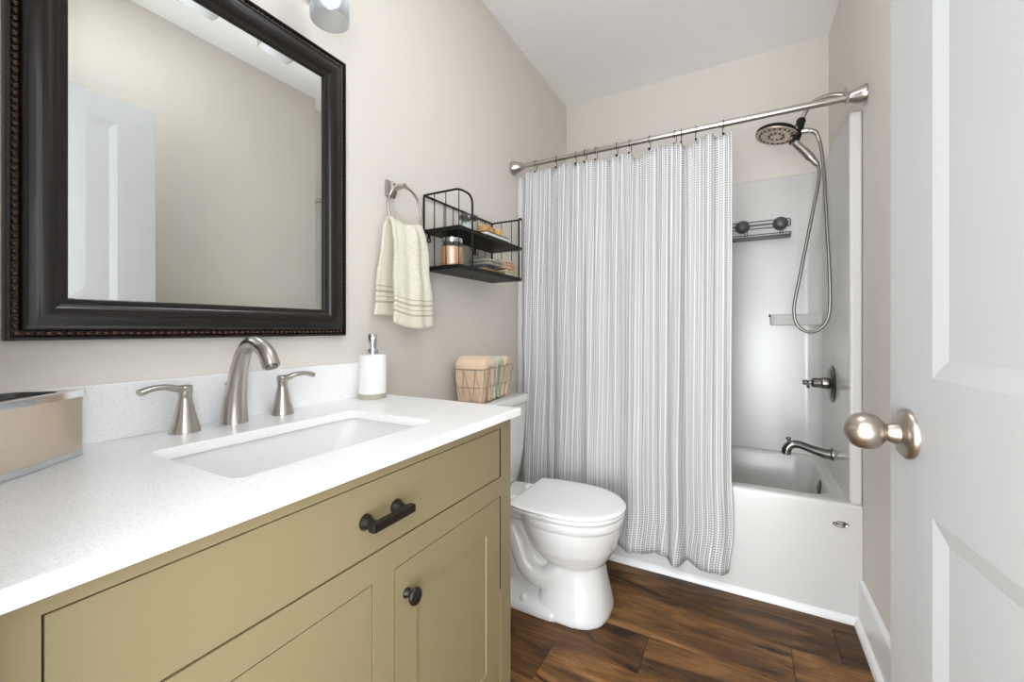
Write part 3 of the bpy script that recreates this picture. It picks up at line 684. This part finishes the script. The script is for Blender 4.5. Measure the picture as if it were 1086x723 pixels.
def basket_towel(y0, y1, top, m, label, seed):
    """towel folded over itself and stood upright: an inverted U across y, extruded along x"""
    rnd = random.Random(seed); t = (y1-y0); h0 = .006; w = t*.40
    prof = smooth_path([(y0+w*.45, h0), (y0+w*.38, top*.5), (y0+w*.42, top*.82), (y0+t*.27, top-w*.62), (y0+t*.5, top-w*.44), (y0+t*.73, top-w*.62), (y1-w*.42, top*.82), (y1-w*.38, top*.5), (y1-w*.45, h0)], 6)
    rings = []
    xsn = [-.058, -.054, -.045, -.02, .0, .02, .045, .054, .058]
    for k, u in enumerate(xsn):
        e = w/2*(.62 if k in (0, 8) else .9 if k in (1, 7) else 1); up, dn = [], []
        flare = 1+.16*0
        for i, p in enumerate(prof):
            q0, q1 = prof[max(i-1, 0)], prof[min(i+1, len(prof)-1)]; tg = (q1-q0).normalized(); nx, ny = -tg.y, tg.x
            ee = e*(.7 if i in (0, len(prof)-1) else 1); wb = .0036*sin(u*75+i*.45+seed)+.0030*sin(u*170+seed*2+i*.2)
            zz = p.y; xx = u*(1+.26*min(zz/.15, 1)-.06)
            up.append((xx, p.x+nx*ee+wb*.7, max(zz+ny*ee, .004))); dn.append((xx, p.x-nx*ee+wb*.7, max(zz-ny*ee, .004)))
        rings.append(up+dn[::-1])
    mb = MB().loft(rings)
    R = Matrix.Rotation(BR, 3, 'Z'); mb.v = [tuple(R @ Vector(p) + Vector((bc[0], bc[1], BZ))) for p in mb.v]
    o = tag(build('rolled_towel', mb, m, sharp=75), label, 'towel', 'towels in the wire basket')
    return o
basket_towel(-.148, -.036, .194, M['peach'], 'peach towel at the left end of the wire basket', 1)
basket_towel(-.030, .056, .188, M['sage'], 'sage green towel in the middle of the wire basket', 2)
basket_towel(.062, .144, .184, M['peach'], 'peach towel at the right end of the wire basket', 3)

# ------------------------------------------------------------------ tub and shower unit
tu = thing('tub_shower_unit', 'white one-piece bathtub and shower surround behind the curtain', 'bathtub', (RX/2, 2.4, 0))
TX0, TX1, TB = .002, RX-.0015, BY-.002
RH = .45
k = 8
def R0(x0, x1, y0, y1, z): return [(x, y, z) for x, y in rect_match(x0, x1, y0, y1, k)]
def R1(x0, x1, y0, y1, r, z): return [(x, y, z) for x, y in rrect(x0, x1, y0, y1, r, k)]
rings = [R0(TX0, TX1, TY, TB, 0.001), R0(TX0, TX1, TY, TB, RH-.016), R0(TX0, TX1, TY+.0015, TB, RH-.008), R0(TX0, TX1, TY+.005, TB, RH-.0025), R0(TX0, TX1, TY+.012, TB, RH),
         R1(.075, 1.415, TY+.062, 2.690, .09, RH), R1(.080, 1.408, TY+.068, 2.684, .09, RH-.003), R1(.084, 1.402, TY+.073, 2.680, .09, RH-.012),
         R1(.13, 1.375, TY+.095, 2.665, .10, .25), R1(.17, 1.35, TY+.11, 2.655, .11, .14), R1(.21, 1.31, TY+.14, 2.63, .11, .10), R1(.3, 1.2, TY+.2, 2.55, .08, .09)]
tubo = build('tub', MB().loft(rings, True, True), M['acrylic'], tu, sharp=50)
IL, IR, IB = .036, 1.444, 2.722
def inner(d, rb):
    pts = [(IR-d*0, TY), (IR, TY+.02)]
    for i in range(9):
        a = pi/2*i/8; pts.append((IR-rb+rb*cos(a), IB-rb+rb*sin(a)))
    for i in range(9):
        a = pi/2+pi/2*i/8; pts.append((IL+rb+rb*cos(a), IB-rb+rb*sin(a)))
    pts += [(IL, TY+.02), (IL-.004, TY)]
    return pts
poly = [(TX0, TY), (TX0, TB), (TX1, TB), (TX1, TY)] + inner(0, .07)
build('surround', MB().prism(poly, RH-.001, 1.952), M['acrylic'], tu, bev=.010, seg=3)
mb = MB(); mb.loft([[(x, y, z) for x, y in ((1.214, IB+.002), (1.220, IB-.022), (1.240, IB-.030), (1.38, IB-.030), (1.442, IB-.075), (1.442, IB+.002))] for z in (1.140, 1.20)])
lg = build('soap_ledge', mb, M['acrylic'], tu, bev=.008, seg=3)
build('ledge_plug', MB().lathe([(.008, 0), (.007, .004), (0, .005)], (1.2165, IB-.012, 1.193), (-1, -.6, 0), 14), M['badge_dark'], lg)
bg = build('badge', MB().lathe([(.026, 0), (.026, .0012), (.024, .0018), (.0225, .0012), (0, .0012)], (1.417, TY-.0002, .368), (0, -1, 0), 40), M['chrome'], tu)
for v in bg.data.vertices: v.co.z = (v.co.z-.368)*.47+.368
mb = MB().lathe([(.0255, .0012), (.0255, .0021), (.0225, .0021), (.0225, .0012)], (1.417, TY, .368), (0, -1, 0), 40)
for i, p in enumerate(mb.v): mb.v[i] = (p[0], p[1], (p[2]-.368)*.47+.368)
mb.ball((1.404, TY-.0015, .3685), .0035, 10, 6, (1, .3, 1))
mb.tube([(1.409, TY-.0018, .366), (1.412, TY-.0018, .3705), (1.414, TY-.0018, .366), (1.418, TY-.0018, .366), (1.419, TY-.0018, .369), (1.422, TY-.0018, .366), (1.425, TY-.0018, .369), (1.428, TY-.0018, .366), (1.434, TY-.0018, .3675)], .0009, 6)
build('badge_lettering', mb, M['badge_dark'], bg)

PY = 2.37
sp2 = thing('tub_spout', 'gunmetal tub spout with diverter knob low on the shower wall', 'tub spout', (IR, PY, .55))
pts = smooth_path([(IR, PY, .551), (1.415, PY, .552), (1.37, PY, .563), (1.32, PY, .579), (1.287, PY, .577), (1.270, PY, .556), (1.266, PY, .530)], 6)
rk = [.0235, .0215, .0185, .0175, .0185, .0195, .0190]
build('spout', MB().tube(pts, [lerp(rk[min(int(i/6), 5)], rk[min(int(i/6), 5)+1], i/6-min(int(i/6), 5)) for i in range(len(pts))], 20).lathe([(.027, 0), (.027, .008), (.023, .012)], (IR, PY, .551), (-1, 0, 0), 24), M['satin_nickel_dark'], sp2, sharp=50)
build('diverter_knob', MB().lathe([(.006, 0), (.005, .012), (.011, .018), (.011, .025), (.006, .028), (0, .0285)], (1.277, PY, .583), (-.1, 0, 1), 18), M['satin_nickel_dark'], sp2)
vl_ = thing('shower_valve', 'round gunmetal shower valve with lever above the tub spout', 'shower valve', (IR, PY, .79))
build('escutcheon', MB().lathe([(.082, 0), (.083, .003), (.079, .008), (.070, .010), (.066, .015), (.050, .018), (.032, .021), (0, .021)], (IR-.0005, PY, .872), (-1, 0, 0), 44), M['satin_nickel_dark'], vl_)
build('handle', MB().lathe([(.026, .018), (.026, .040), (.0245, .043), (.022, .046), (.022, .074), (.018, .079), (.010, .083), (.009, .094), (.0125, .098), (.0125, .110), (.008, .114), (0, .1145)], (IR, PY, .873), (-1, 0, 0), 28).tube([(1.352, PY, .873), (1.347, PY-.02, .866), (1.345, PY-.055, .858)], [.006, .0055, .0065], 10), M['satin_nickel_dark'], vl_)
tag(build('overflow_plate', MB().lathe([(.035, 0), (.035, .004), (.031, .009), (.014, .0115), (.010, .009), (0, .009)], (1.3975, PY, .392), (-1, 0, .13), 36), M['satin_nickel_dark']), 'round gunmetal overflow plate inside the end of the tub', 'overflow plate')

# shower head, hand shower and hose
sh = thing('hand_shower', 'black and nickel hand shower head on its arm with long hose', 'shower', (RX, 2.355, 2.14))
HY = 2.355
build('wall_flange', MB().lathe([(.030, 0), (.030, .002), (.024, .007), (.014, .010)], (RX-.0005, HY, 2.162), (-1, 0, 0), 30), M['nickel'], sh)
build('arm', MB().tube(smooth_path([(RX, HY, 2.162), (1.44, HY, 2.173), (1.39, HY, 2.168), (1.350, HY, 2.138), (1.322, HY, 2.085)], 6), .0105, 14), M['nickel'], sh)
mb = MB().ball((1.322, HY, 2.083), .019, 16, 10).tube([(1.325, HY, 2.088), (1.311, HY, 2.045), (1.293, HY, 1.985)], [.016, .021, .020], 18)
dk = build('dock', mb, M['black_metal'], sh)
build('dock_button', MB().lathe([(.008, 0), (.008, .030), (.010, .033), (.009, .042), (0, .043)], (1.303, HY-.012, 2.035), (-.25, -1, .1), 14), M['nickel'], dk)
build('hose_elbow', MB().tube(smooth_path([(1.315, HY, 2.034), (1.350, HY-.005, 2.032), (1.378, HY-.008, 2.014), (1.390, HY-.01, 1.975)], 5), [.013]*6+[.0105]*5+[.0085]*5, 14), M['nickel'], dk)
hc = Vector((1.225, HY-.005, 2.035)); hn = Vector((-.20, -.10, -.97)).normalized()
hd = build('head', MB().lathe([(.086, .0), (.089, -.006), (.088, -.016), (.075, -.026), (.04, -.033), (0, -.035)], hc, hn, 44), M['black_metal'], sh)
mb = MB().lathe([(.087, -.002), (.086, .003), (.080, .0045), (.078, .003), (.060, .0025), (.058, .0045), (.040, .0045), (.038, .002), (.022, .002), (.020, .0045), (0, .006)], hc, hn, 44)
fc = build('spray_face', mb, M['steel'], hd)
u_ = hn.orthogonal().normalized(); w_ = hn.cross(u_)
for rad, cnt, rr in ((.069, 20, .0045), (.030, 10, .004)):
    mb = MB()
    for i in range(cnt):
        p = hc+hn*.003+(u_*cos(2*pi*i/cnt)+w_*sin(2*pi*i/cnt))*rad; mb.ball(tuple(p), rr, 8, 5)
    build('nozzle_ring', mb, M['black_metal'], fc)
build('handle', MB().tube(smooth_path([(1.285, HY-.003, 2.012), (1.305, HY-.004, 1.980), (1.338, HY-.006, 1.935), (1.364, HY-.008, 1.897), (1.384, HY-.01, 1.866)], 4), [.013]*3+[.016]*5+[.0175]*4+[.0135]*2+[.012]*3, 16), M['nickel'], sh)
hp = [(1.384, HY-.01, 1.866), (1.388, HY-.02, 1.835), (1.385, HY-.028, 1.78), (1.370, HY-.03, 1.69), (1.345, HY-.03, 1.54), (1.315, HY-.03, 1.36), (1.293, HY-.03, 1.22), (1.303, HY-.03, 1.145), (1.338, HY-.03, 1.110), (1.378, HY-.03, 1.112), (1.414, HY-.03, 1.155), (1.426, HY-.03, 1.23), (1.424, HY-.03, 1.38), (1.415, HY-.025, 1.60), (1.408, HY-.015, 1.80), (1.399, HY-.012, 1.92), (1.390, HY-.01, 1.977)]
M['hose'] = mat('ribbed_metal_hose', (150, 147, 143), .3, 1.0)
build('hose', MB().tube(smooth_path(hp, 10), .0068, 10), M['hose'], sh)

# caddy
cd = thing('shower_caddy', 'dark wire shower caddy on suction cups on the back shower wall', 'shower caddy', (1.15, IB-.03, 1.60))
M['graphite'] = mat('graphite_wire', (92, 92, 93), .45, .5)
mb = MB()
for z, r in ((1.716, .0028), (1.696, .0040), (1.676, .0028)): mb.tube([(.86, IB-.022, z), (1.302, IB-.022, z)], r, 8)
mb.tube([(1.302, IB-.022, 1.716), (1.309, IB-.022, 1.712), (1.309, IB-.022, 1.680), (1.302, IB-.022, 1.676)], .0028, 8)
for x in (.93, 1.095, 1.262): mb.tube([(x, IB-.022, 1.716), (x, IB-.022, 1.620)], .0024, 6); mb.tube([(x+.012, IB-.022, 1.69), (x+.012, IB-.022, 1.620)], .0024, 6)
build('wire_frame', mb, M['graphite'], cd)
mb = MB().tube([(x, y, 1.633) for x, y in rrect(.86, 1.309, IB-.075, IB-.016, .012, 4)], .0028, 8, closed=True)
mb.loft([[(x, y, z) for x, y in rrect(.86, 1.309, IB-.075, IB-.016, .012, 4)] for z in (1.612, 1.620)])
build('tray', mb, M['graphite'], cd)
for x in (.925, 1.083, 1.265): build('suction_cup', MB().lathe([(.036, 0), (.037, .004), (.030, .012), (.022, .022), (.024, .026), (.026, .034), (.020, .039), (0, .040)], (x, IB-.0005, 1.696), (0, -1, 0), 28), M['graphite'], cd)

# ------------------------------------------------------------------ curtain rod, rings, curtain
RY, RZ = 1.985, 1.986
rod = thing('curtain_rod', 'brushed nickel shower curtain rod spanning wall to wall', 'curtain rod', (RX/2, RY, RZ-.035))
build('outer_tube', MB().tube([(.05, RY, RZ), (1.005, RY, RZ)], .0115, 18), M['nickel'], rod)
build('inner_tube', MB().tube([(1.0, RY, RZ), (1.43, RY, RZ)], .0135, 18), M['nickel'], rod)
fp = [(.036, 0), (.036, .006), (.033, .012), (.0325, .016), (.030, .020), (.025, .034), (.0195, .046), (.0185, .050), (.020, .053), (.020, .060), (.016, .062)]
build('end_flange', MB().lathe(fp, (.001, RY, RZ), (1, 0, 0), 32), M['nickel'], rod)
build('end_flange', MB().lathe(fp, (RX-.001, RY, RZ), (-1, 0, 0), 32), M['nickel'], rod)
HX = [.138, .253, .358, .408, .463, .564, .626, .714, .824, .848, .907, 1.013]
ordn = ['first', 'second', 'third', 'fourth', 'fifth', 'sixth', 'seventh', 'eighth', 'ninth', 'tenth', 'eleventh', 'last']
r0 = .0185
hp = [(0, r0*sin(a)*.9, r0*cos(a)+.0) for a in [radians(-160+300*i/18) for i in range(19)]]
hook = thing('curtain_ring', '', 'curtain ring', (HX[0], RY, RZ), 0, 'curtain rings on the rod')
mb = MB().tube([(0, y, z-.003) for _, y, z in hp] + [(0, .010, -.030), (0, .002, -.045), (0, -.009, -.052), (0, -.014, -.046)], .0016, 7)
build('wire', mb, M['black_metal'], hook, local=True)
build('ball', MB().ball((0, -.014, -.047), .0048, 10, 7), M['black_metal'], hook, local=True)
for i, x in enumerate(HX):
    if i == 0: h = hook
    else:
        h = hook.copy(); COL.objects.link(h)
        for ch in list(hook.children):
            q = ch.copy(); COL.objects.link(q); q.parent = h
    h.location = (x, RY, RZ); h.rotation_euler = (0, 0, radians(random.uniform(-14, 14)))
    h['label'] = f'{ordn[i]} curtain ring along the rod, counted from the left wall'
# curtain
top_pts = [(.088, 1.945), (.138, 1.937), (.194, 1.947), (.253, 1.935), (.330, 1.955), (.358, 1.936), (.385, 1.945), (.408, 1.936), (.440, 1.940), (.463, 1.934), (.515, 1.928), (.564, 1.937), (.595, 1.945), (.626, 1.935), (.665, 1.900), (.714, 1.937), (.770, 1.944), (.824, 1.938), (.836, 1.930), (.848, 1.935), (.882, 1.908), (.907, 1.936), (.945, 1.950), (1.013, 1.934), (1.049, 1.940)]
def interp(tab, x):
    if x <= tab[0][0]: return tab[0][1]
    for (a, va), (b2, vb) in zip(tab, tab[1:]):
        if x <= b2:
            t = (x-a)/(b2-a); t = t*t*(3-2*t); return lerp(va, vb, t)
    return tab[-1][1]
folds = [(.10, .030, .030), (.20, -.018, .03), (.29, .032, .030), (.37, -.02, .025), (.45, .034, .030), (.545, -.022, .03), (.64, .042, .042), (.73, -.022, .032), (.832, .052, .030), (.875, -.022, .020), (.97, .036, .055), (1.04, -.016, .022)]
NXc, NZc = 420, 60
mb = MB(); grid = []
def fold(x, s):
    """how far the cloth stands toward the room at x; s = 0 at the top, 1 at the hem"""
    a = sum(A*math.exp(-abs((x-c_)/w)**(4 if w in (.030, .055) and c_ > .8 else 2)) for c_, A, w in folds)
    b2 = .010*sin(x*92+1.0)+.006*sin(x*151+.4)
    hk = .006*sin(x*260)
    return a*(.15+.85*s**.8)+b2*(1-.55*s)+hk*(1-s)**2
for j in range(NZc+1):
    s = j/NZc; row = []
    for i in range(NXc+1):
        t = i/NXc
        xl = interp([(0, .088), (.5, .072), (.9, .05), (1, .045)], s); xr = interp([(0, 1.049), (.75, 1.044), (.9, 1.052), (1, 1.034)], s)
        x = lerp(xl, xr, t); xt = lerp(.088, 1.049, t)
        x += .005*sin(s*3+t*9)*sin(pi*t)*s
        zt_ = interp(top_pts, xt); zb = .096+.004*sin(x*60)
        z = lerp(zt_, zb, s)
        y = RY-.004-fold(x, s)+ .002*sin(z*9+x*30)*s
        y += .006*sin(z*26)*s*max(0, (t-.88)/.12)
        row.append((x, min(y, TY-.006), z))
    grid.append(row)
ul = [0]
mid = grid[NZc]
for i in range(NXc): ul.append(ul[-1]+(Vector(mid[i+1])-Vector(mid[i])).length)
uvs = []
for j in range(NZc+1):
    for i in range(NXc+1): mb.v.append(grid[j][i]); uvs.append((ul[i], (grid[j][i][2])))
for j in range(NZc):
    for i in range(NXc):
        a = j*(NXc+1)+i; mb.f.append((a, a+1, a+NXc+2, a+NXc+1))
cu = tag(build('shower_curtain', mb, M['curtain'], uvs=uvs, sharp=180), 'white shower curtain printed with grey herringbone stripes hanging outside the tub', 'shower curtain')
so = cu.modifiers.new('thickness', 'SOLIDIFY'); so.thickness = .0012; so.offset = 0
